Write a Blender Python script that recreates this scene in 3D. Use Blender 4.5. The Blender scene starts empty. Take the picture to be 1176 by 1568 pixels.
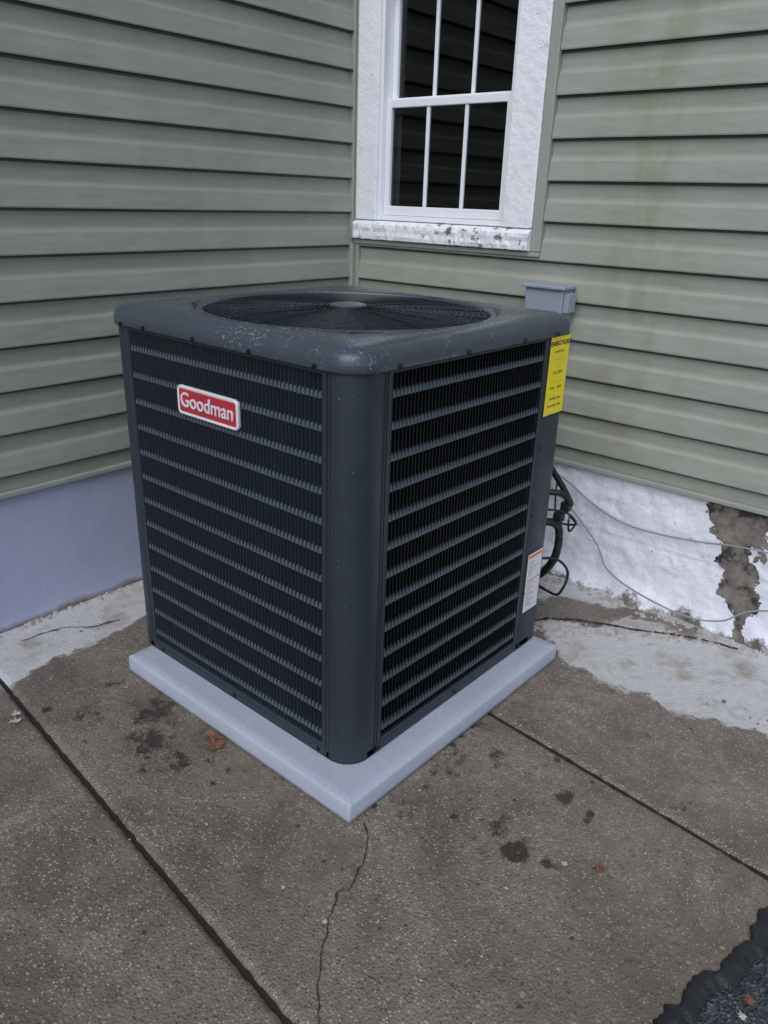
import bpy, math, random
import numpy as np
from mathutils import Vector, Matrix, noise
random.seed(7)
sc=bpy.context.scene
RAD=math.radians
def nz(x,y,z=0.,s=1.): return noise.noise(Vector((x*s,y*s,z*s)))

# ---------------------------------------------------------------- materials
class NT:
    def __init__(s,name):
        s.m=bpy.data.materials.new(name); s.m.use_nodes=True
        s.t=s.m.node_tree; s.b=s.t.nodes['Principled BSDF']
        s.co=s.t.nodes.new('ShaderNodeTexCoord').outputs['Object']
    def n(s,typ,**k):
        nd=s.t.nodes.new(typ)
        for a,v in k.items(): setattr(nd,a,v)
        return nd
    def l(s,a,b): s.t.links.new(a,b)
    def inp(s,sock,v):
        if isinstance(v,bpy.types.NodeSocket): s.l(v,sock)
        else: sock.default_value=v
    def math(s,op,a,b=0.,clamp=False):
        nd=s.n('ShaderNodeMath',operation=op,use_clamp=clamp); s.inp(nd.inputs[0],a); s.inp(nd.inputs[1],b); return nd.outputs[0]
    def noise(s,scale,detail=3,rough=.55,vec=None,dist=0.):
        nd=s.n('ShaderNodeTexNoise'); s.l(vec or s.co,nd.inputs['Vector'])
        nd.inputs['Scale'].default_value=scale; nd.inputs['Detail'].default_value=detail
        nd.inputs['Roughness'].default_value=rough; nd.inputs['Distortion'].default_value=dist
        return nd.outputs['Fac']
    def vor(s,scale):
        nd=s.n('ShaderNodeTexVoronoi'); s.l(s.co,nd.inputs['Vector']); nd.inputs['Scale'].default_value=scale
        return nd.outputs['Distance'],s.sep(nd.outputs['Color'])
    def scl(s,v,vec=None):
        nd=s.n('ShaderNodeMapping'); s.l(vec or s.co,nd.inputs['Vector']); nd.inputs['Scale'].default_value=v; return nd.outputs[0]
    def ramp(s,f,stops,interp='LINEAR'):
        nd=s.n('ShaderNodeValToRGB'); s.l(f,nd.inputs[0]); cr=nd.color_ramp; cr.interpolation=interp
        while len(cr.elements)<len(stops): cr.elements.new(.5)
        for e,(p,c) in zip(cr.elements,stops):
            e.position=p; e.color=(c,c,c,1) if isinstance(c,(int,float)) else (*c,1)
        return nd.outputs[0]
    def mix(s,f,a,b,mode='MIX'):
        nd=s.n('ShaderNodeMix',data_type='RGBA',blend_type=mode)
        s.inp(nd.inputs[0],f)
        for k,v in ((6,a),(7,b)):
            if isinstance(v,tuple): v=(*v,1)
            s.inp(nd.inputs[k],v)
        return nd.outputs[2]
    def sep(s,vec=None):
        nd=s.n('ShaderNodeSeparateXYZ'); s.l(vec or s.co,nd.inputs[0]); return nd.outputs
    def bump(s,h,strength=.3,dist=.01,prev=None):
        nd=s.n('ShaderNodeBump'); s.l(h,nd.inputs['Height']); nd.inputs['Strength'].default_value=strength; nd.inputs['Distance'].default_value=dist
        if prev: s.l(prev,nd.inputs['Normal'])
        s.l(nd.outputs[0],s.b.inputs['Normal']); return nd.outputs[0]
    def col(s,v): s.inp(s.b.inputs['Base Color'],(*v,1) if isinstance(v,tuple) else v)
    def rough(s,v): s.inp(s.b.inputs['Roughness'],v)
    def attr(s,name):
        nd=s.n('ShaderNodeAttribute'); nd.attribute_name=name; return nd.outputs['Fac']

def simple(name,c,r=.5,metal=0.,nscale=20,amt=.25,bump=0.):
    t=NT(name); f=t.noise(nscale,3)
    t.col(t.mix(f,tuple(x*(1-amt) for x in c),tuple(min(1,x*(1+amt)) for x in c)))
    t.rough(r); t.b.inputs['Metallic'].default_value=metal
    if bump: t.bump(t.noise(nscale*6,3),bump,.003)
    return t.m

def m_siding(name,k=1.):
    t=NT(name); X,Y,Z=t.sep()
    big=t.noise(1.6,3); streak=t.noise(9,2,vec=t.scl((1,1,.12)))
    c=t.mix(big,(.282*k,.297*k,.256*k),(.340*k,.358*k,.316*k))
    c=t.mix(t.ramp(streak,[(.35,0.),(.75,.22)]),c,(.205*k,.215*k,.175*k))
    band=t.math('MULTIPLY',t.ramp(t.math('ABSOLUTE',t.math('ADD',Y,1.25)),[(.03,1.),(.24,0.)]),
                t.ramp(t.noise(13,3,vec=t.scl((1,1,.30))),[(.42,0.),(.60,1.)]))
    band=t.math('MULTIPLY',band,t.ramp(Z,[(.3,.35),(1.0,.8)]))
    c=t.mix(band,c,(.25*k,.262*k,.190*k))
    t.col(c); t.rough(.55); t.b.inputs['Specular IOR Level'].default_value=.45
    t.bump(t.noise(2.4,3,vec=t.scl((1,1,3))),.7,.02)
    return t.m

def m_wall_paint():
    t=NT('foundation_paint'); X,Y,Z=t.sep()
    c=t.mix(t.noise(5,4,.6),(.36,.39,.54),(.43,.46,.62))
    lo=t.ramp(t.math('ADD',Z,t.math('MULTIPLY',t.math('SUBTRACT',t.noise(9,4,.7),.5),.05)),[(.0,1.),(.024,0.)])
    t.col(t.mix(lo,c,(.16,.10,.07))); t.rough(.7)
    t.bump(t.noise(16,5,.65),.25,.010); return t.m

def m_masonry():
    t=NT('whitewashed_masonry'); X,Y,Z=t.sep()
    n=t.noise(14,5,.65); c=t.mix(n,(.70,.72,.82),(.86,.88,.96))
    c=t.mix(t.ramp(t.noise(5,4,.7),[(.52,0.),(.75,.45)]),c,(.55,.55,.60))
    f=t.ramp(t.noise(40,4,.7),[(.64,0.),(.68,.7)]); c=t.mix(f,c,(.28,.25,.24))
    zj=t.math('ABSOLUTE',t.math('SUBTRACT',Z,.225)); jm=t.ramp(zj,[(.003,.3),(.008,0.)])
    c=t.mix(jm,c,(.35,.34,.38))
    w=t.math('ADD',t.math('MULTIPLY',Z,.13),.030)
    d=t.math('ABSOLUTE',t.math('ADD',Y,t.math('ADD',1.775,t.math('MULTIPLY',Z,-.18))))
    d=t.math('SUBTRACT',d,w)
    d=t.math('ADD',d,t.math('MULTIPLY',t.math('SUBTRACT',t.noise(9,5,.6),.5),.30))
    pm=t.ramp(t.math('ADD',t.math('MULTIPLY',d,4.),.5),[(.49,1.),(.505,0.)])
    pc=t.ramp(t.noise(13,4,.7),[(.40,(.035,.032,.032)),(.47,(.15,.13,.115)),(.7,(.28,.25,.225))])
    c=t.mix(pm,c,pc)
    lo=t.ramp(t.math('ADD',Z,t.math('MULTIPLY',t.math('SUBTRACT',t.noise(9,5,.7),.5),.20)),[(.0,1.),(.02,0.)])
    c=t.mix(lo,c,t.mix(t.noise(30,4,.7),(.07,.06,.055),(.28,.25,.22)))
    t.col(c); t.rough(.75)
    h=t.math('SUBTRACT',t.noise(14,6,.65),t.math('MULTIPLY',pm,.5))
    t.bump(h,.7,.015); return t.m

def m_white(name,amt):
    t=NT(name); n=t.noise(10,3,.65); c=t.mix(n,(.78,.80,.86),(.88,.90,.95))
    f=t.ramp(t.noise(26,5,.7),[(.64-amt,0.),(.66-amt,1.)]); g=t.ramp(t.noise(7,2),[(.44,0.),(.55,1.)])
    pk=t.math('MULTIPLY',t.math('MULTIPLY',f,g),.9 if amt>0 else .45)
    c=t.mix(pk,c,(.13,.11,.10) if amt>0 else (.45,.45,.48))
    t.col(c); t.rough(.6)
    h=t.math('SUBTRACT',t.noise(28,4,.65),t.math('MULTIPLY',f,.3))
    t.bump(h,.65,.009); return t.m

def m_concrete():
    t=NT('wet_concrete'); X,Y,Z=t.sep()
    dry=t.attr('dry'); st=t.attr('stain')
    n1=t.noise(1.8,4,.62); n2=t.noise(34,4,.6); n3=t.noise(7,5,.7); n4=t.noise(3.2,5,.72,dist=.8)
    wet=t.ramp(n1,[(.3,(.165,.135,.104)),(.5,(.222,.188,.148)),(.72,(.295,.260,.217))])
    wet=t.mix(t.ramp(n4,[(.44,.0),(.62,.75)]),wet,(.120,.095,.069))
    wet=t.mix(t.ramp(n2,[(.35,.0),(.8,.45)]),wet,(.095,.077,.060))
    D1,S1=t.vor(175); D2,S2=t.vor(85)
    dens=t.ramp(n1,[(.35,.25),(.65,.95)])
    m1=t.math('MULTIPLY',t.math('MULTIPLY',t.ramp(S1[0],[(.72,0.),(.74,1.)]),t.ramp(D1,[(.2,1.),(.5,0.)])),dens)
    wet=t.mix(m1,wet,(.48,.47,.45))
    m2=t.math('MULTIPLY',t.ramp(S2[1],[(.88,0.),(.89,1.)]),t.ramp(D2,[(.25,.7),(.42,0.)]))
    wet=t.mix(m2,wet,t.mix(S2[2],(.36,.32,.28),(.06,.048,.038)))
    m3=t.math('MULTIPLY',t.ramp(S1[1],[(.76,0.),(.78,1.)]),t.ramp(D1,[(.25,.8),(.5,0.)]))
    wet=t.mix(m3,wet,(.055,.045,.036))
    d=t.math('ADD',dry,t.math('MULTIPLY',t.math('SUBTRACT',n3,.5),.95))
    dm=t.ramp(d,[(.45,0.),(.52,1.)])
    dc=t.mix(n2,(.44,.44,.44),(.66,.67,.69)); dc=t.mix(t.ramp(n3,[(.50,0.),(.66,.85)]),dc,(.30,.265,.225))
    c=t.mix(t.math('MULTIPLY',dm,.93),wet,dc)
    s=t.math('ADD',st,t.math('MULTIPLY',t.math('SUBTRACT',t.noise(26,5,.78),.5),2.0))
    sm=t.math('MULTIPLY',t.ramp(s,[(.45,0.),(.75,1.)]),t.ramp(st,[(.03,0.),(.2,1.)]))
    c=t.mix(t.math('MULTIPLY',sm,.85),c,(.026,.022,.019))
    D3,S3=t.vor(11)
    g=t.math('MULTIPLY',t.ramp(t.math('ADD',D3,t.math('MULTIPLY',t.math('SUBTRACT',n2,.5),.14)),[(.040,1.),(.075,0.)]),t.ramp(S3[2],[(.60,0.),(.62,1.)]))
    c=t.mix(t.math('MULTIPLY',g,.75),c,(.03,.028,.026))
    t.col(c)
    r=t.ramp(n4,[(.35,.34),(.60,.15)]); r=t.mix(dm,r,(.8,.8,.8)); t.rough(r)
    h=t.math('ADD',t.math('MULTIPLY',D1,-.8),n2)
    t.bump(h,.75,.0032)
    return t.m

def m_metal(name,c,drops=1.,r=.42):
    t=NT(name)
    n=t.noise(6,3); cc=t.mix(n,tuple(x*.85 for x in c),tuple(x*1.15 for x in c))
    D,S=t.vor(120)
    mask=t.math('MULTIPLY',t.ramp(S[0],[(.88,0.),(.89,1.)]),t.ramp(D,[(.10,1.),(.24,0.)]))
    mask=t.math('MULTIPLY',mask,t.ramp(n,[(.42,0.),(.6,1.)]))
    t.col(t.mix(t.math('MULTIPLY',mask,.4*drops),cc,(.35,.38,.43)))
    rr=t.ramp(t.noise(20,3),[(.3,r-.08),(.7,r+.1)])
    t.rough(t.mix(mask,rr,(.12,.12,.12)))
    t.bump(mask,.6*drops,.0015)
    return t.m

def m_lid():
    t=NT('lid_painted_steel')
    n=t.noise(7,3,.6); c=t.mix(n,(.043,.054,.070),(.068,.084,.106))
    w=t.noise(120,3,.75); patch=t.ramp(t.noise(4.5,3,.65),[(.46,0.),(.62,1.)])
    sp=t.math('MULTIPLY',t.ramp(w,[(.57,0.),(.64,1.)]),patch)
    t.col(t.mix(t.math('MULTIPLY',sp,.6),c,(.42,.47,.55)))  # pale speckles: reflections in the water on the lid, painted into the colour
    t.rough(t.ramp(w,[(.4,.30),(.62,.12)]))
    t.bump(w,.35,.003)
    return t.m

def m_glass():
    t=NT('window_glass'); nt=t.t
    out=[n for n in nt.nodes if n.type=='OUTPUT_MATERIAL'][0]
    gl=t.n('ShaderNodeBsdfGlossy'); gl.inputs['Roughness'].default_value=.015; gl.inputs['Color'].default_value=(1,1,1,1)
    tr=t.n('ShaderNodeBsdfTransparent'); tr.inputs['Color'].default_value=(.75,.78,.8,1)
    fr=t.n('ShaderNodeFresnel'); fr.inputs['IOR'].default_value=1.5
    mx=t.n('ShaderNodeMixShader'); t.l(fr.outputs[0],mx.inputs[0]); t.l(tr.outputs[0],mx.inputs[1]); t.l(gl.outputs[0],mx.inputs[2])
    bp=t.n('ShaderNodeBump'); bp.inputs['Strength'].default_value=.04; t.l(t.noise(6,2),bp.inputs['Height']); t.l(bp.outputs[0],gl.inputs['Normal'])
    t.l(mx.outputs[0],out.inputs[0]); return t.m

def m_asphalt():
    t=NT('asphalt'); D,S=t.vor(150)
    t.col(t.ramp(S[0],[(.0,(.022,.025,.030)),(.7,(.040,.046,.057)),(1.,(.11,.12,.135))]))
    t.rough(t.ramp(t.noise(30,2),[(.3,.28),(.7,.55)])); t.bump(D,.7,.006); return t.m

M=dict(
 siding=m_siding('siding_vinyl'), lap_shade=m_siding('siding_lap_shade',.34), trim=simple('siding_trim',(.32,.335,.30),.55,0,6,.12),  # lap strip: shadow line under each butt, painted as darker siding colour
 found=m_wall_paint(), foundR=m_masonry(),
 winpaint=m_white('weathered_white_paint',.0), sillpaint=m_white('peeling_sill_paint',.07),
 vinyl=simple('window_vinyl',(.82,.84,.89),.35,0,4,.04), glass=m_glass(), dark=simple('interior_dark',(.010,.010,.012),.8),
 conc=m_concrete(), asph=m_asphalt(), joint=simple('joint_dirt',(.020,.017,.014),.9,0,60,.5,.4), crack=simple('crack_dark',(.03,.025,.02),.9,0,80,.4),
 metal=m_metal('painted_steel_slate',(.023,.031,.042)), lid=m_lid(), bar=m_metal('louvre_steel',(.072,.090,.112),.5,.33),  # bars: same paint as fins, lighter to put their skylight into the colour
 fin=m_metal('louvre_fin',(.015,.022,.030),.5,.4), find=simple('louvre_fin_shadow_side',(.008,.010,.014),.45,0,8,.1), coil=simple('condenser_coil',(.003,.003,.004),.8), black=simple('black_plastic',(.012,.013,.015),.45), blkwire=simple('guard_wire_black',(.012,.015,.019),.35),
 red=simple('badge_red',(.44,.03,.05),.3,0,10,.1), white=simple('badge_white',(.70,.70,.74),.4,0,10,.05),
 boxm=simple('grey_box_enamel',(.30,.34,.41),.4,0,8,.08), cable=simple('cable_grey',(.26,.26,.29),.6,0,30,.2),
 ground=simple('ground_soil_grass',(.06,.07,.04),.9,0,3,.4), leafm=simple('leaf_brown',(.17,.08,.05),.7,0,60,.4), leafw=simple('leaf_pale',(.45,.40,.37),.7,0,60,.3), screw=simple('screw_steel',(.012,.014,.018),.3,.3),
 orange=simple('label_orange',(.75,.20,.06),.5), ink=simple('label_ink',(.03,.03,.03),.6), inkg=simple('label_ink_grey',(.28,.28,.30),.6), inky=simple('label_ink_olive',(.20,.15,.02),.6),
 seal=simple('black_sealant',(.014,.015,.018),.35,0,40,.4,.8))
def m_pad():
    t=NT('composite_pad'); c=t.mix(t.noise(5,4,.6),(.34,.375,.46),(.48,.52,.61))
    c=t.mix(t.ramp(t.noise(160,3,.6),[(.5,0.),(.75,.4)]),c,(.2,.22,.26))
    X,Y,Z=t.sep(); lo=t.ramp(t.math('ADD',Z,t.math('MULTIPLY',t.noise(30,4),.02)),[(.01,1.),(.022,0.)])
    c=t.mix(t.math('MULTIPLY',lo,.5),c,(.14,.12,.10))
    t.col(c); t.rough(.65); t.bump(t.noise(200,3,.6),.5,.002); return t.m
M['pad']=m_pad()
def m_yel():
    t=NT('label_yellow'); t.col(t.mix(t.noise(12,2),(.84,.70,.012),(.90,.80,.02))); t.rough(.4); return t.m
M['yellow']=m_yel()

# ---------------------------------------------------------------- geometry helpers
def empty(name,loc=(0,0,0),rz=0.):
    e=bpy.data.objects.new(name,None); e.location=loc; e.rotation_euler=(0,0,rz); sc.collection.objects.link(e); return e
def obj(name,v,f,mat,par=None,smooth=False,bevel=0.,seg=2):
    me=bpy.data.meshes.new(name); me.from_pydata([tuple(map(float,p)) for p in v],[],f); me.update()
    mats=mat if isinstance(mat,list) else [mat]
    for m in mats: me.materials.append(m)
    if smooth:
        for p in me.polygons: p.use_smooth=True
    o=bpy.data.objects.new(name,me); sc.collection.objects.link(o)
    if par: o.parent=par
    if bevel:
        b=o.modifiers.new('b','BEVEL'); b.width=bevel; b.segments=seg; b.limit_method='ANGLE'; b.angle_limit=RAD(40)
    return o
def boxvf(x0,x1,y0,y1,z0,z1):
    v=[(x,y,z) for z in (z0,z1) for y in (y0,y1) for x in (x0,x1)]
    return v,[(0,2,3,1),(4,5,7,6),(0,1,5,4),(2,6,7,3),(0,4,6,2),(1,3,7,5)]
class Acc:
    def __init__(s): s.v=[];s.f=[];s.mi=[]
    def add(s,v,f,m=0):
        o=len(s.v); s.v+=list(v); s.f+=[tuple(i+o for i in q) for q in f]; s.mi+=(m if isinstance(m,list) else [m]*len(f))
    def box(s,*a,m=0): s.add(*boxvf(*a),m)
    def obj(s,name,mat,par=None,**k):
        o=obj(name,s.v,s.f,mat,par,**k)
        for p,m in zip(o.data.polygons,s.mi): p.material_index=m
        return o
def box(name,a,mat,par=None,bevel=.002,seg=2): v,f=boxvf(*a); return obj(name,v,f,mat,par,bevel=bevel,seg=seg)
def loops(ls,close_first=False,close_last=False):
    n=len(ls[0]); v=[p for l in ls for p in l]; f=[]
    for a in range(len(ls)-1):
        for i in range(n):
            j=(i+1)%n; f.append((a*n+i,a*n+j,(a+1)*n+j,(a+1)*n+i))
    if close_first: f.append(tuple(range(n))[::-1])
    if close_last: f.append(tuple((len(ls)-1)*n+i for i in range(n)))
    return v,f
def rrect(x0,x1,y0,y1,r,z,n=8,ins=0.):
    x0+=ins;x1-=ins;y0+=ins;y1-=ins; r=max(r-ins,.004); P=[]
    for cx,cy,a0 in ((x1-r,y1-r,0),(x0+r,y1-r,90),(x0+r,y0+r,180),(x1-r,y0+r,270)):
        for k in range(n+1):
            a=RAD(a0+90*k/n); P.append((cx+r*math.cos(a),cy+r*math.sin(a),z))
    Q=[]
    for i,p in enumerate(P):
        Q.append(p); q=P[(i+1)%len(P)]
        if (i+1)%(n+1)==0:
            for k in range(1,10): Q.append(tuple(p[c]+(q[c]-p[c])*k/10 for c in range(3)))
    return Q
def tube(pts,r,n=8,closed=False):
    pts=[Vector(p) for p in pts]; L=[]
    for i,p in enumerate(pts):
        a=pts[(i-1)%len(pts)] if (closed or i>0) else p; b=pts[(i+1)%len(pts)] if (closed or i<len(pts)-1) else p
        t=(b-a).normalized(); u=t.cross(Vector((0,0,1)))
        if u.length<.05: u=t.cross(Vector((0,1,0)))
        u.normalize(); w=u.cross(t)
        L.append([tuple(p+(u*math.cos(2*math.pi*k/n)+w*math.sin(2*math.pi*k/n))*r) for k in range(n)])
    if closed: L.append(L[0])
    return loops(L,not closed,not closed)
def smoothpath(P,n=8):
    P=[Vector(p) for p in P]; out=[]
    for i in range(len(P)-1):
        a=P[max(i-1,0)];b=P[i];c=P[i+1];d=P[min(i+2,len(P)-1)]
        for k in range(n):
            t=k/n; out.append(.5*((2*b)+(c-a)*t+(2*a-5*b+4*c-d)*t*t+(3*b-3*c+d-a)*t**3))
    out.append(P[-1]); return out

# ---------------------------------------------------------------- house
H=empty('house',(1.3976,1.3153,0),.0093)
Z0,E=.512,.1262
prof=[(.003,0.),(.0190,-.001),(.0200,.003),(.0165,.030),(.0122,.058),(.0090,.064),(.0048,.070),(.0034,.078),(.0032,E-.010),(.0030,E)]
def course_pts(zb,zlo,zhi):
    P=[(d,zb+z) for d,z in prof]; out=[]
    for i,(d,z) in enumerate(P):
        if zlo-1e-6<=z<=zhi+1e-6: out.append((d,z))
        if i+1<len(P):
            d2,z2=P[i+1]
            for c in (zlo,zhi):
                if (z-c)*(z2-c)<0: t=(c-z)/(z2-z); out.append((d+(d2-d)*t,c))
    return out
def siding(acc,side,a,b,zlo,zhi):
    k=int((zlo-Z0)//E)-1
    while Z0+k*E<zhi:
        zb=Z0+k*E; P=course_pts(zb,zlo,zhi); k+=1
        if len(P)<2: continue
        nseg=max(2,int(abs(b-a)/.2)); v=[];f=[];mi=[]
        for i in range(nseg+1):
            u=a+(b-a)*i/nseg
            wob=.0016*nz(u*1.3,k*3.1,5 if side=='L' else 9); wd=.0016*nz(u*2.1,k*1.7,2)
            for d,z in P:
                v.append((u,-d-(wd if d>.012 else 0),z+wob) if side=='L' else (-d-(wd if d>.012 else 0),u,z+wob))
        m=len(P)
        for i in range(nseg):
            for j in range(m-1):
                f.append((i*m+j,(i+1)*m+j,(i+1)*m+j+1,i*m+j+1))
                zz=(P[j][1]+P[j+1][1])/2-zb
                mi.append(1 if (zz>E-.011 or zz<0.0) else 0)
        acc.add(v,f,mi)
TOP=3.0; WT=2.18
SM=[M['siding'],M['lap_shade']]
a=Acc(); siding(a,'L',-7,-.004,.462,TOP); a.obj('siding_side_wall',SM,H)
a=Acc()
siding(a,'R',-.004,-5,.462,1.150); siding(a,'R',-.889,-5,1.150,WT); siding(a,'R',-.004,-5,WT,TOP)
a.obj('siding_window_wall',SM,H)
a=Acc()
a.box(-7,0,.002,.15,.445,TOP); a.box(.002,.15,-5,-.89,.445,TOP); a.box(.002,.15,-.89,.15,.445,1.16); a.box(.002,.15,-.89,.15,WT,TOP)
a.obj('wall_sheathing',M['trim'],H)
a=Acc()
a.box(-7,-.024,-.0215,0,.443,.461); a.box(-.0215,0,-5,-.0,.443,.461)
a.obj('starter_strip',M['trim'],H,bevel=.004)
a=Acc()
a.box(-.040,-.0,-.030,-.0,.463,1.150); a.box(-.022,-.0,-.046,-.0305,.463,1.150)
a.box(-.034,0,-.024,0,1.168,TOP)
a.obj('inside_corner_post',M['trim'],H,bevel=.003)
def fgrid(side,a0,b0,n,m,amp):
    v=[];f=[]
    for i in range(n+1):
        u=a0+(b0-a0)*i/n
        for j in range(m+1):
            z=-.04+.487*j/m
            d=amp*(nz(u,z,3,14)*.6+nz(u,z,7,40)*.4)
            if side=='R':
                if z<.09: d+= .045*max(0,1-z/.09)**2*(0.6+1.2*nz(u,0,1,6)+.5*nz(u,z,1,25))
            else: d+=.006*max(0,1-z/.03) if z<.03 else 0
            v.append((u,-d-.001,z) if side=='L' else (-d-.001,u,z))
    for i in range(n):
        for j in range(m): f.append((i*(m+1)+j,(i+1)*(m+1)+j,(i+1)*(m+1)+j+1,i*(m+1)+j+1))
    return v,f
v,f=fgrid('L',-7,0,140,20,.0015); obj('foundation_side_wall',v,f,M['found'],H,smooth=True)
v,f=fgrid('R',-.0,-4.,400,48,.010); obj('foundation_window_wall',v,f,M['foundR'],H,smooth=True)
# ---- window
W=empty('window'); W.parent=H
a=Acc()
a.box(-.030,.0,-.142,-.036,1.243,WT-.12)
a.box(-.030,.0,-.850,-.732,1.243,WT-.12)
a.box(-.030,.0,-.850,-.036,WT-.118,WT)
a.obj('casing',M['winpaint'],W,bevel=.004)
a=Acc(); a.box(-.026,.0,-.888,-.852,1.168,WT); a.box(-.024,0,-.0345,-.0245,1.169,WT); a.box(-.028,0,-.888,-.0265,1.151,1.1665)
a.obj('j_channel',M['trim'],W,bevel=.003)
v=[];f=[];nu,npf=160,10
pr=[(.0,1.169),(.036,1.169),(.044,1.172),(.046,1.185),(.045,1.200),(.047,1.214),(.046,1.226),(.040,1.234),(.02,1.2405),(-.05,1.2422)]
for i in range(nu+1):
    u=-.036-.814*i/nu
    for j,(d,z) in enumerate(pr):
        e=.005*nz(u,z,2,30)+.004*nz(u,z,8,70) if 1<=j<=7 else 0
        v.append((-d-e,u,z+e*.5))
for i in range(nu):
    for j in range(npf-1): f.append((i*npf+j,(i+1)*npf+j,(i+1)*npf+j+1,i*npf+j+1))
f.append(tuple(range(npf))); f.append(tuple(nu*npf+j for j in range(npf))[::-1])
obj('sill',v,f,M['sillpaint'],W,smooth=False)
a=Acc(); a.box(-.018,.10,-.156,-.1425,1.2435,WT-.119); a.box(-.018,.10,-.7315,-.718,1.2435,WT-.119); a.box(-.010,.10,-.718,-.156,2.045,WT-.119); a.box(-.010,.10,-.718,-.156,1.2435,1.262)
a.obj('jamb',M['vinyl'],W,bevel=.003)
def sash(name,xf,z0,z1,ul=-.157,ur=-.717,st=.024,bot=.034,top=.028):
    s=Acc(); x0,x1=xf,xf+.026
    s.box(x0,x1,ul-st,ul,z0,z1); s.box(x0,x1,ur,ur+st,z0,z1)
    s.box(x0+.001,x1,ur+st,ul-st,z0,z0+bot); s.box(x0+.001,x1,ur+st,ul-st,z1-top,z1)
    L=ul-st; Rr=ur+st
    for k in (1,2):
        u=L+(Rr-L)*k/3; s.box(x0+.006,x1-.006,u-.007,u+.007,z0+bot,z1-top)
    s.obj(name,M['vinyl'],W,bevel=.003)
    g=[(x0+.014,L,z0+bot),(x0+.014,Rr,z0+bot),(x0+.014,Rr,z1-top),(x0+.014,L,z1-top)]
    obj(name+'_glass',g,[(0,1,2,3)],M['glass'],W)
sash('lower_sash',.002,1.263,1.668)
sash('upper_sash',.032,1.642,2.044)
a=Acc(); x0,x1,y0,y1,z0,z1=.16,1.6,-1.4,.3,.9,2.4
a.add([(x0,y0,z0),(x1,y0,z0),(x1,y1,z0),(x0,y1,z0),(x0,y0,z1),(x1,y0,z1),(x1,y1,z1),(x0,y1,z1)],[(0,1,2,3),(4,7,6,5),(0,4,5,1),(3,2,6,7),(1,5,6,2)])
a.obj('room_interior',M['dark'],W)

# ---------------------------------------------------------------- electrical box on wall
B=empty('electrical_disconnect_box',(1.3976,1.3153,0),.0093)
a=Acc(); a.box(-.095,-.021,-1.032,-.890,.80,1.058); a.box(-.108,-.0205,-1.042,-.880,1.0585,1.071)
a.obj('enclosure',M['boxm'],B,bevel=.004)
box('cover_hasp',(-.085,-.035,-1.052,-1.0325,.985,1.048),M['boxm'],B)
box('conduit_hub',(-.07,-.04,-.97,-.94,.74,.799),M['boxm'],B,.005)

# ---------------------------------------------------------------- pad
px0,px1,py0,py1=-.0810,.861,-.0790,.819
L=[rrect(px0,px1,py0,py1,.006,z,4,i) for i,z in ((0,0.001),(0,.012),(0,.046),(.002,.051),(.006,.054),(.03,.0545))]
v,f=loops(L,True,True); obj('equipment_pad',v,f,M['pad'],None,smooth=True)
bpy.data.objects['equipment_pad'].data.polygons[-1].use_smooth=False

# ---------------------------------------------------------------- AC unit
A=empty('air_conditioner_unit')
SX,SY=.868,.872; zt=1.010; R=.062
L=[rrect(0,SX,0,SY,R,z,8,i) for i,z in ((.004,.055),(-.003,.057),(-.003,.076),(.002,.080),(.02,.081))]
v,f=loops(L,True,True); obj('base_pan',v,f,M['metal'],A,smooth=True)
L=[rrect(0,SX,0,SY,R,z,8,.024) for z in (.082,1.0)]
v,f=loops(L); obj('coil',v,f,M['coil'],A,smooth=True)
def column(name,pts):
    n=len(pts); v=[];f=[]
    for z in (.060,zt): v+=[(x,y,z) for x,y in pts]
    for i in range(n-1): f.append((i,i+1,n+i+1,n+i))
    return obj(name,v,f,M['metal'],A,smooth=True)
def arc(cx,cy,r,a0,a1,n=14,o=0.): return [(cx+(r+o)*math.cos(RAD(a0+(a1-a0)*k/n)),cy+(r+o)*math.sin(RAD(a0+(a1-a0)*k/n))) for k in range(n+1)]
o_=.003
column('corner_post_front',[(.014,.0745),(-.001,.0742),(-o_,.0722)]+arc(R,R,R,180,270,o=o_)+[(.0935,-o_),(.0955,-.001),(.0957,.014)])
column('corner_post_side',[(.014,SY-.076),(-.001,SY-.0757),(-o_,SY-.074)]+arc(R,SY-R,R,180,90,o=o_)+[(.098,SY+o_),(.101,SY-.012)])
column('corner_post_rear',[(SX-.012,SY-.08),(SX+o_,SY-.078)]+arc(SX-R,SY-R,R,0,90,o=o_)+[(.75,SY+o_),(.748,SY-.012)])
column('service_panel',[(.733,.014),(.7332,-.001),(.735,-o_),(.80,-o_)]+arc(SX-.04,.04,.04,270,360,o=o_)+[(SX+o_,.16),(SX+o_,.30),(SX-.012,.302)])
a=Acc(); a.box(-.0036,-.0026,.0635,.0655,.062,1.004); a.box(.0865,.0885,-.0036,-.0026,.062,1.004); a.obj('post_seams',M['black'],A)
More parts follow.
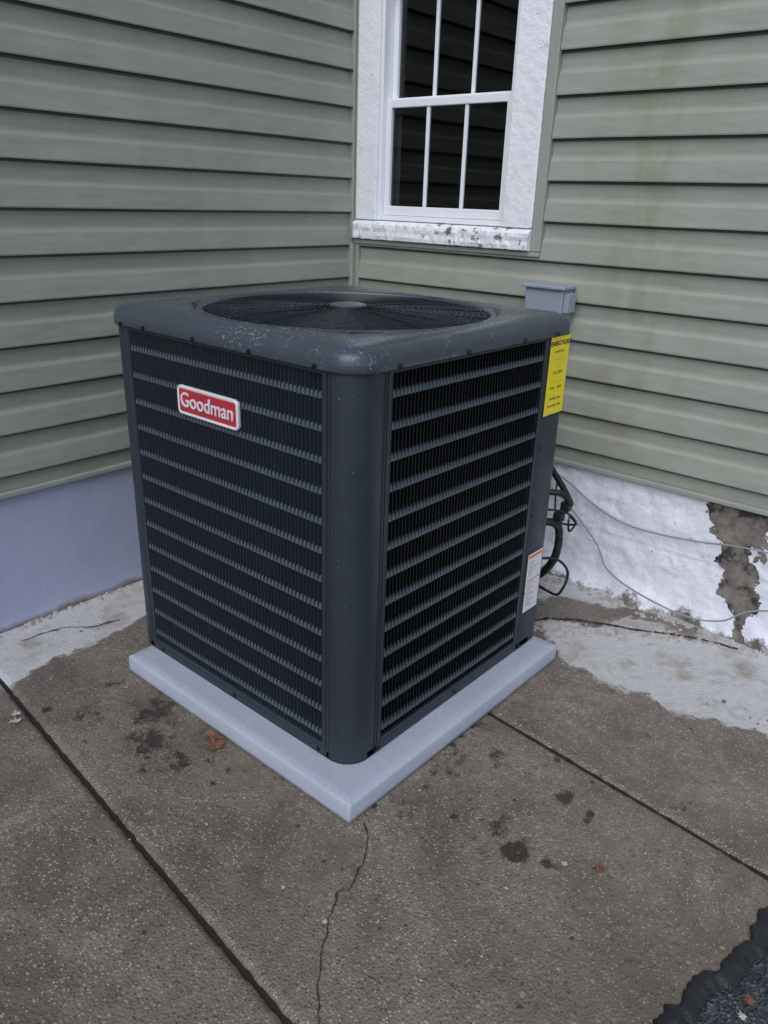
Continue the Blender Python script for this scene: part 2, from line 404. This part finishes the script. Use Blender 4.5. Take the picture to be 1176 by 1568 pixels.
def louvre(name,side,a0,a1):
    fin=Acc(); pitch=.0122; n=int((a1-a0)/pitch); z0,z1=.086,1.0
    def P(u,d,z): return {'L':(d,u,z),'R':(u,d,z),'B':(SX-d,u,z),'K':(u,SY-d,z)}[side]
    sgn=-1 if side in('L','K') else 1
    for i in range(1,n):
        u=a0+(a1-a0)*i/n
        k=.0040 if side=='L' else .007
        o1=-.0024 if side=='L' else -.0020
        p=[(u-.0006,o1),(u+.0008,o1),(u+sgn*k+.0008,.009),(u+sgn*k-.0006,.009)]
        v=[P(q[0],q[1],z) for z in (z0,z1) for q in p]
        fin.add(v,[(0,1,5,4),(1,2,6,5),(2,3,7,6),(3,0,4,7)])
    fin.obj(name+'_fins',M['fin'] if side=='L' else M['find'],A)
    b=Acc(); zc=[.951-.0694*k for k in range(13)]
    pr=[(.008,-.0090),(.0010,-.0085),(-.0016,-.0065),(-.0014,-.002),(.0008,.0065),(.010,.0090)]
    for z in zc:
        v=[P(u,d,z+dz) for u in (a0,a1) for d,dz in pr]
        m=len(pr); b.add(v,[(j,j+1,m+j+1,m+j) for j in range(m-1)])
    b.obj(name+'_bars',M['bar'],A)
    b=Acc()
    for (u0,u1,za,zz) in ((a0,a1,.0812,.092),(a0,a1,.996,zt),(a0-.002,a0+.010,.0812,zt),(a1-.010,a1+.002,.0812,zt)):
        v=[P(u,d,z) for z in (za,zz) for d in (-.0028 if u0<a0 or u1>a1 else -.0026,.006) for u in (u0,u1)]
        b.add(v,[(0,2,3,1),(4,5,7,6),(0,1,5,4),(2,6,7,3),(0,4,6,2),(1,3,7,5)])
    b.obj(name+'_frame',M['metal'],A)
louvre('louvre_panel_front','L',.077,SY-.079)
louvre('louvre_panel_side','R',.099,.731)
louvre('louvre_panel_wall_side','B',.305,SY-.083)
louvre('louvre_panel_rear','K',.103,.745)
cx,cy=.436,.434
prf=[(.004,1.004),(-.010,1.004),(-.0125,1.007),(-.0125,1.021),(-.0105,1.033),(-.004,1.043),(.008,1.050),(.025,1.054),(.045,1.0550),(.058,1.054)]
L=[rrect(0,SX,0,SY,R,z,8,i) for i,z in prf]
base=L[-1]
def circ(r,z): return [(cx+r*math.cos(math.atan2(y-cy,x-cx)),cy+r*math.sin(math.atan2(y-cy,x-cx)),z) for x,y,_ in base]
GR=.376
L+=[circ(GR+.012,1.052),circ(GR+.007,1.056),circ(GR+.002,1.055),circ(GR-.002,1.047),circ(GR-.004,.93)]
v,f=loops(L); obj('lid',v,f,M['lid'],A,smooth=True)
a=Acc()
for sx in (-1,1):
    for sy in (-1,1):
        q=(GR+.016)*.7071; c=(cx+sx*q,cy+sy*q)
        t=(sx*.7071,sy*.7071); s_=(-t[1],t[0])
        p=[(c[0]+s_[0]*u+t[0]*w,c[1]+s_[1]*u+t[1]*w,1.0572) for u,w in ((-.07,-.007),(-.035,-.001),(0,.001),(.035,-.001),(.07,-.007),(.06,.0005),(.02,.008),(0,.018),(-.02,.008),(-.06,.0005))]
        a.add(p,[tuple(range(10))])
a.obj('lid_corner_slots',M['black'],A)
a=Acc()
def gz(r): return 1.048+.012*(1-(r/GR)**2)
r=.055
while r<GR-.006:
    a.add(*tube([(cx+r*math.cos(t),cy+r*math.sin(t),gz(r)) for t in [2*math.pi*k/72 for k in range(72)]],.0010,5,True)); r+=.0145
for k in range(16):
    t=2*math.pi*(k+.3)/16
    a.add(*tube([(cx+q*math.cos(t),cy+q*math.sin(t),gz(q)-.003) for q in (.05,.15,.25,GR)],.0018,5))
a.obj('fan_guard',M['blkwire'],A,smooth=True)
def disc(r,z0,z1,n=40):
    return loops([[(cx+q*math.cos(2*math.pi*k/n),cy+q*math.sin(2*math.pi*k/n),z) for k in range(n)] for q,z in ((r,z0),(r,z1-.003),(r-.004,z1))],True,True)
v,f=disc(.050,1.052,1.064); obj('motor_cap',v,f,M['lid'],A,smooth=False)
v,f=disc(.085,.80,.96); obj('fan_motor',v,f,M['black'],A)
a=Acc()
for k in range(3):
    t0=2*math.pi*k/3+.4; v=[];n=8
    for i in range(n+1):
        for j in range(7):
            q=.08+.275*j/6; t=t0+(i/n-.5)*(1.35-.1*j/6); v.append((cx+q*math.cos(t),cy+q*math.sin(t),.985-.05*(i/n)))
    a.add(v,[(i*7+j,(i+1)*7+j,(i+1)*7+j+1,i*7+j+1) for i in range(n) for j in range(6)])
a.obj('fan_blades',M['metal'],A,smooth=True)
v,f=loops([circ(GR-.004,.93),circ(.01,.72)]); obj('fan_well',v,f,M['dark'],A)
# badge
BD=empty('brand_badge'); BD.parent=A
def frr(y0,y1,z0,z1,r,x,ins=0.): return [(x,p[0],p[1]) for p in rrect(y0,y1,z0,z1,r,0,5,ins)]
ls=[frr(.353,.583,.820,.892,.014,x,i) for x,i in ((.0,0),(-.006,0),(-.008,.002),(-.008,.005),(-.0065,.007))]
v,f=loops(ls,False,True); obj('badge_rim',v,f,M['white'],BD)
ls=[frr(.353,.583,.820,.892,.014,x,i) for x,i in ((-.006,.0075),(-.0075,.0085))]
v,f=loops(ls,False,True); obj('badge_face',v,f,M['red'],BD)
def text(name,s,size,loc,xa,ya,mat,par,ext=.0006,w=0.,ax='CENTER'):
    cu=bpy.data.curves.new(name,'FONT'); cu.body=s; cu.size=size; cu.extrude=ext; cu.align_x=ax; cu.align_y='CENTER'; cu.offset=w
    cu.materials.append(mat); o=bpy.data.objects.new(name,cu); sc.collection.objects.link(o)
    xa=Vector(xa); ya=Vector(ya); za=xa.cross(ya)
    o.matrix_world=Matrix.Translation(loc)@Matrix((xa,ya,za)).transposed().to_4x4(); o.parent=par; return o
text('badge_lettering','Goodman',.050,(-.0085,.468,.857),(0,-1,0),(0,0,1),M['white'],BD,.001,.0004)
LB=empty('warning_labels'); LB.parent=A
a=Acc(); a.box(.742,.842,-.0068,-.0062,.790,1.001)
a.obj('yellow_label',M['yellow'],LB)
pts=[(.842,-.0066)]+[(SX-.04+.0466*math.cos(RAD(t)),.04+.0466*math.sin(RAD(t))) for t in (280,292,305,318)]
v=[(x,y,z) for z in (.790,1.001) for x,y in pts]; n=len(pts)
obj('yellow_label_wrap',v,[(i,i+1,n+i+1,n+i) for i in range(n-1)],M['yellow'],LB,smooth=True)
text('label_heading','ENERGYGUIDE',.0165,(.797,-.0072,.983),(1,0,0),(0,0,1),M['ink'],LB,.0002,.0004)
for i,(s_,z) in enumerate((('central air',.962),('_________',.945),('15.2 SEER',.905),('|',.922),('_ _ _ _ _ _',.885),('least    most',.865),('cooling only',.835),('see other side',.815))):
    text('label_line_%d'%i,s_,.012,(.792,-.0072,z),(1,0,0),(0,0,1),M['inky'],LB,.0002)
a=Acc(); a.box(.748,.828,-.0068,-.0062,.182,.374); a.obj('white_label',M['white'],LB)
a=Acc(); a.box(.752,.824,-.0075,-.0070,.360,.369); a.box(.752,.824,-.0075,-.0070,.285,.288); a.obj('label_orange_bar',M['orange'],LB)
a=Acc()
for z in np.arange(.20,.350,.0085):
    if abs(z-.287)>.008: a.box(.756,.775+.045*random.random(),-.0075,-.0070,z,z+.0020)
a.obj('label_print',M['inkg'],LB)
a=Acc()
def screw(p,nrm,r=.0050):
    nrm=Vector(nrm); u=nrm.cross(Vector((0,0,1))).normalized(); w=Vector((0,0,1)); p=Vector(p)
    l=[[tuple(p+nrm*h+(u*math.cos(2*math.pi*k/8)+w*math.sin(2*math.pi*k/8))*q) for k in range(8)] for h,q in ((0,r*1.3),(.0015,r*1.25),(.002,r),(.0045,r*.9))]
    a.add(*loops(l,False,True))
for u in (.10,.30,.50,.70,.80): screw((-.0125,u,1.010),(-1,0,0))
for u in (.12,.36,.60,.76): screw((u,-.0125,1.010),(0,-1,0))
for u in (.1,.42,.75): screw((-.003,u,.068),(-1,0,0)); screw((u,-.003,.068),(0,-1,0))
for z in (.25,.5,.7): screw((.745,-.0032,z),(0,-1,0),.004)
a.obj('screws',M['screw'],A)
RL=empty('refrigerant_lines')
def cab(name,P,r,mat,par): v,f=tube(smoothpath(P),r,8); return obj(name,v,f,mat,par,smooth=True)
cab('insulated_suction_line',[(.872,.06,.42),(.92,.02,.42),(.955,.01,.38),(.96,.02,.28),(1.0,.10,.18),(1.12,.25,.14),(1.385,.36,.22)],.013,M['black'],RL)
cab('liquid_line',[(.872,.05,.30),(.93,.0,.30),(.975,-.025,.25),(.97,-.02,.19),(1.0,.03,.14),(1.1,.2,.14),(1.385,.34,.2)],.0045,M['black'],RL)
cab('electrical_whip',[(.872,.06,.52),(.92,.0,.52),(.955,-.015,.48),(.985,.02,.50),(1.1,.2,.62),(1.36,.38,.80)],.010,M['black'],RL)
cab('control_wire',[(.872,.05,.47),(.93,-.01,.46),(.975,-.03,.42),(.96,-.02,.39),(.95,-.02,.44),(1.0,-.02,.40),(1.1,.1,.36),(1.37,.25,.40)],.0035,M['black'],RL)
a=Acc()
for x,y,z in ((.93,.01,.44),(.95,.0,.47)): a.box(x-.012,x+.012,y-.02,y+.01,z-.012,z+.014)
a.obj('service_valves',M['black'],RL,bevel=.003)
UC=empty('utility_cable',(1.3976,1.3153,0),.0093)
cab('upper_run',[(-.02,-1.00,.42),(-.02,-1.10,.385),(-.02,-1.2,.33),(-.022,-1.32,.29),(-.022,-1.45,.285),(-.022,-1.6,.30),(-.03,-1.8,.33),(-.03,-2.3,.33)],.003,M['cable'],UC)
cab('lower_run',[(-.025,-1.02,.36),(-.025,-1.15,.27),(-.03,-1.25,.18),(-.03,-1.30,.10),(-.055,-1.42,.065),(-.07,-1.6,.045),(-.05,-1.72,.06),(-.03,-1.85,.14),(-.03,-2.3,.22)],.003,M['cable'],UC)

# ---------------------------------------------------------------- ground
obj('ground',[(-80,-80,-.07),(80,-80,-.07),(80,80,-.07),(-80,80,-.07)],[(0,1,2,3)],M['ground'])
def yedge(x): return -.800-.215*(x+.06)+.012*nz(x,0,0,9)+.012*nz(x,3,0,28)+.006*nz(x,5,0,70)
v=[];f=[];xs=np.linspace(-1.6,1.6,161);ys=np.linspace(0,1,50)
for x in xs:
    for s in ys:
        y=-.55+(-2.2+.55)*s; v.append((x,y,-.016+.005*nz(x,y,0,12)+.004*nz(x,y,0,50)))
for i in range(160):
    for j in range(49): f.append((i*50+j,i*50+j+1,(i+1)*50+j+1,(i+1)*50+j))
D=empty('driveway'); obj('asphalt_near',v,f,M['asph'],D,smooth=True)
obj('asphalt_surface',[(-30,-30,-.03),(30,-30,-.03),(30,-.6,-.03),(-30,-.6,-.03)],[(0,1,2,3)],M['asph'],D)
v=[];f=[];XS=np.linspace(-1.2,1.3,620)
for x in XS:
    y0=yedge(x); o1=.010+.030*max(0,nz(x,1,0,11)+.15)+.010*nz(x,2,0,33)+.003*nz(x,9,0,90)
    v+=[(x,y0+max(.001,o1),.0020),(x,y0+max(.001,o1)-.003,.0045),(x,y0+.002,.005),(x,y0-.010,.001),(x,y0-.024-.008*nz(x,4,0,40),-.012)]
for i in range(len(XS)-1):
    for j in range(4): f.append((i*5+j,i*5+j+1,(i+1)*5+j+1,(i+1)*5+j))
obj('edge_sealant',v,f,M['seal'],D,smooth=True)
SW=empty('sidewalk')
def jx(x0,y): return x0+.09*(y-.3)
stains=[(.115,-.40,.040,1.2),(.15,-.34,.06,.6),(.06,-.36,.05,.45),(.33,-.40,.028,1.1),(.35,-.20,.045,.7),(.25,-.12,.08,.55),(.42,-.06,.05,.6),(-.14,.60,.09,.8),(-.22,.50,.08,.8),(-.20,.38,.09,.6),(-.12,.40,.06,.6),(-.27,.72,.07,.6),(-.15,.80,.06,.6),(.05,-.14,.06,.6),(.18,-.22,.05,.5),(.62,-.45,.06,.5),(.5,-.62,.05,.5),(-.30,.2,.05,.4)]
rs=random.Random(3)
for k in range(26): stains.append((rs.uniform(-.02,.5),rs.uniform(-.5,-.02),rs.uniform(.008,.018),rs.uniform(.6,1.1)))
for k in range(22): stains.append((rs.uniform(-.34,-.10),rs.uniform(.25,.85),rs.uniform(.008,.020),rs.uniform(.5,1.)))
def dryf(x,y):
    bx=.86 if y<-.15 else .86+.6*(y+.15)
    bx+=.30*max(0,-.45-y)
    a=min(1.15,(x-bx)/.22+.5)
    b=(y-1.00-.12*max(0,x+.38))/.16+.5
    a-=.95*math.exp(-((x-1.18)**2/.014+(y-.03)**2/.040))
    a-=.75*math.exp(-((x-1.33)**2/.012+(y+.30)**2/.10))
    return max(0,min(1,max(a,b)))
def slab(name,xa,xb):
    g=.0064
    wid=xb-xa; su=sorted(set([0,.004/wid,.008/wid,.013/wid,.02/wid]+list(np.linspace(.03/wid,1-.03/wid,int(wid/.010)))+[1-.02/wid,1-.013/wid,1-.008/wid,1-.004/wid,1]))
    sv=sorted(set([0,.003,.006,.010]+list(np.linspace(.016,1,190)))); v=[];f=[];dr=[];stn=[]
    def pos(s,t):
        x=xa+wid*s; xe=x+.09*(yedge(x-.10)-.3); y0=yedge(xe); y=y0+(1.33-y0)*t
        w=.0035
        X=jx(xa,y)+g+(w*nz(xa,y,0,40)*(1-s)-w*nz(xb,y,0,40)*s)+(jx(xb,y)-jx(xa,y)-2*g)*s; return X,y
    def h(X,y,s,t):
        d=min(s*wid,(1-s)*wid); d2=t*2.1
        z=-.007*math.exp(-(d/.007)**2)-.006*math.exp(-(d2/.008)**2)
        if d<.03: z+=.0015*nz(X,y,0,60)*(1-d/.03)
        return z+.0015*nz(X,y,0,4)
    for s in su:
        for t in sv:
            X,y=pos(s,t); v.append((X,y,h(X,y,s,t))); dr.append(dryf(X,y)); stn.append(max([0]+[w*math.exp(-((X-a)**2+(y-b)**2)/(r*r)) for a,b,r,w in stains]))
    n,m=len(su),len(sv)
    for i in range(n-1):
        for j in range(m-1): f.append((i*m+j,(i+1)*m+j,(i+1)*m+j+1,i*m+j+1))
    per=[i*m for i in range(n)]+[(n-1)*m+j for j in range(1,m)]+[i*m+m-1 for i in range(n-2,-1,-1)]+[j for j in range(m-2,0,-1)]
    k0=len(v)
    for q in per: x,y,z=v[q]; v.append((x,y,-.06)); dr.append(dr[q]); stn.append(stn[q])
    L=len(per)
    for q in range(L): r2=(q+1)%L; f.append((per[r2],per[q],k0+q,k0+r2))
    o=obj(name,v,f,M['conc'],SW,smooth=True)
    for nm,arr in (('dry',dr),('stain',stn)):
        at=o.data.attributes.new(nm,'FLOAT','POINT'); at.data.foreach_set('value',arr)
jl=[-2.25,-1.33,-.425,.530,1.46]
for i in range(4): slab('slab_%d'%(i+1),jl[i],jl[i+1])
a=Acc()
for x0 in jl[:4]:
    y0=-.62 if x0<-1 else -.80-.21*x0
    a.add([(jx(x0,-1.2)-.02,y0,-.010),(jx(x0,-1.2)+.05,y0,-.010),(jx(x0,1.33)+.02,1.33,-.010),(jx(x0,1.33)-.02,1.33,-.010)],[(0,1,2,3)])
a.obj('joint_fill',M['joint'],SW)
box('slab_far',(-8,-2.27,-.6,1.33,-.06,-.001),M['conc'],SW)
def ribbon(name,P,w,par,z=.0022,mat=None):
    P=smoothpath([(x,y,z) for x,y in P],14); v=[];f=[]
    for i,p in enumerate(P):
        a_=P[max(i-1,0)];b_=P[min(i+1,len(P)-1)];t=(b_-a_).normalized();nn=Vector((-t.y,t.x,0))
        p=p+nn*(.008*nz(p.x,p.y,0,22)+.005*nz(p.x,p.y,1,70)); ww=w*(.35+1.4*abs(nz(p.x,p.y,4,40)))
        v+=[tuple(p+nn*ww),tuple(p-nn*ww)]
    for i in range(len(P)-1): f.append((2*i,2*i+1,2*i+3,2*i+2))
    return obj(name,v,f,mat or M['crack'],par)
ribbon('crack_line',[(-.05,-.10),(-.10,-.155),(-.20,-.195),(-.24,-.195),(-.36,-.27),(-.47,-.37)],.0019,SW)
ribbon('crack_footing',[(.93,.10),(1.03,.09),(1.10,.03),(1.16,-.06),(1.22,-.2),(1.30,-.35),(1.33,-.5)],.0085,SW)
ribbon('crack_side',[(-.22,1.20),(-.1,1.19),(-.02,1.12),(.06,1.10)],.003,SW)
a=Acc()
def lump(x,y,r,h):
    n=9; v=[(x,y,h)]; ph=random.random()*6
    for ring,(q,z) in enumerate(((.55,h*.8),(1.,-.002))):
        for k in range(n):
            t=ph+2*math.pi*k/n; rr=r*q*(.75+.5*random.random()); v.append((x+rr*math.cos(t),y+rr*math.sin(t),z*(.8+.4*random.random())))
    f=[(0,1+k,1+(k+1)%n) for k in range(n)]+[(1+k,1+n+k,1+n+(k+1)%n,1+(k+1)%n) for k in range(n)]
    a.add(v,f)
for k in range(220):
    y=random.uniform(-1.2,.6); lump(1.375-abs(random.gauss(0,.03))+.0,y,random.uniform(.004,.016),random.uniform(.003,.010))
for k in range(90):
    x=random.uniform(-.7,.4); lump(x,1.305-abs(random.gauss(0,.018)),random.uniform(.004,.014),random.uniform(.002,.007))
for k in range(110):
    t=random.random(); lump(.98+.32*t+random.gauss(0,.025),.07-.42*t+random.gauss(0,.025),random.uniform(.003,.011),random.uniform(.002,.007))
a.obj('mortar_rubble',simple('mortar_crumbs',(.38,.36,.34),.9,0,25,.5,.4),None)
a=Acc()
def leaf(x,y,r,m,z=.004):
    t=random.random()*6.28; n=14; v=[(x,y,z+.004)]
    for k in range(n):
        q=r*(1.0 if k%2 else .5+.3*random.random())*(1.25 if k in(0,7) else .8); an=t+2*math.pi*k/n
        v.append((x+q*math.cos(an),y+q*math.sin(an),z+random.random()*r*.35))
    a.add(v,[(0,1+k,1+(k+1)%n) for k in range(n)],m)
leaf(-.12,.36,.034,0); leaf(-.10,.385,.028,0); leaf(-.42,.82,.018,1); leaf(-.405,.85,.016,1)
for x,y,r,m in ((.15,-.50,.010,1),(.19,-.56,.016,0),(-.50,.30,.010,0),(.10,-.90,.014,0),(.06,-.90,.010,1),(.16,-.95,.012,0),(.02,-.89,.010,0),(-.30,-.22,.008,1),(.27,.0-.14,.009,0),(1.0,-.55,.009,0),(.7,-.45,.009,0),(.25,-.97,.010,0),(-.30,-.10,.006,1),(.21,-.98,.008,1)): leaf(x,y,r,m)
for k in range(170):
    x=random.uniform(-.9,1.2);y=random.uniform(-.7,1.0); leaf(x,y,random.uniform(.0015,.0045),random.choice((0,0,1)),.002)
a.obj('fallen_leaves',[M['leafm'],M['leafw']])

# ---------------------------------------------------------------- light
w=bpy.data.worlds.new('World'); sc.world=w; w.use_nodes=True
nt=w.node_tree; bg=nt.nodes['Background']
sky=nt.nodes.new('ShaderNodeTexSky'); sky.sky_type='NISHITA'; sky.sun_disc=False
SUN_AZ=math.atan2(-.40,-1.0); SE=RAD(48)
sky.sun_elevation=SE; sky.sun_rotation=(math.pi/2-SUN_AZ)%(2*math.pi)
sky.air_density=1.0; sky.dust_density=1.2; sky.ozone_density=1.5
hs=nt.nodes.new('ShaderNodeHueSaturation'); hs.inputs['Saturation'].default_value=.80
nt.links.new(sky.outputs[0],hs.inputs['Color']); nt.links.new(hs.outputs[0],bg.inputs[0]); bg.inputs[1].default_value=.15
sl=bpy.data.lights.new('sun','SUN'); sl.energy=1.5; sl.angle=RAD(50); sl.color=(1,.985,.97)
so=bpy.data.objects.new('sun',sl); sc.collection.objects.link(so)
dirv=Vector((math.cos(SE)*math.cos(SUN_AZ),math.cos(SE)*math.sin(SUN_AZ),math.sin(SE)))
so.rotation_euler=dirv.to_track_quat('Z','Y').to_euler(); so.location=dirv*20

# ---------------------------------------------------------------- camera
yaw,pitch,roll,f_=0.7030,0.3852,0.0332,1183.9
F=np.array([math.cos(pitch)*math.cos(yaw),math.cos(pitch)*math.sin(yaw),-math.sin(pitch)])
R0=np.array([math.sin(yaw),-math.cos(yaw),0.]); U0=np.cross(R0,F)
Rr=R0*math.cos(roll)+U0*math.sin(roll); Ur=-R0*math.sin(roll)+U0*math.cos(roll)
cd=bpy.data.cameras.new('camera'); cd.sensor_fit='VERTICAL'; cd.sensor_height=36; cd.lens=f_/1568*36; cd.clip_start=.02; cd.clip_end=500
co=bpy.data.objects.new('camera',cd); sc.collection.objects.link(co)
m=Matrix.Identity(4)
for i in range(3): m[i][0]=Rr[i]; m[i][1]=Ur[i]; m[i][2]=-F[i]
m[0][3],m[1][3],m[2][3]=-1.0842,-1.0021,1.3235
co.matrix_world=m; sc.camera=co
sc.view_settings.view_transform='Standard'
try: sc.view_settings.look='None'
except: pass
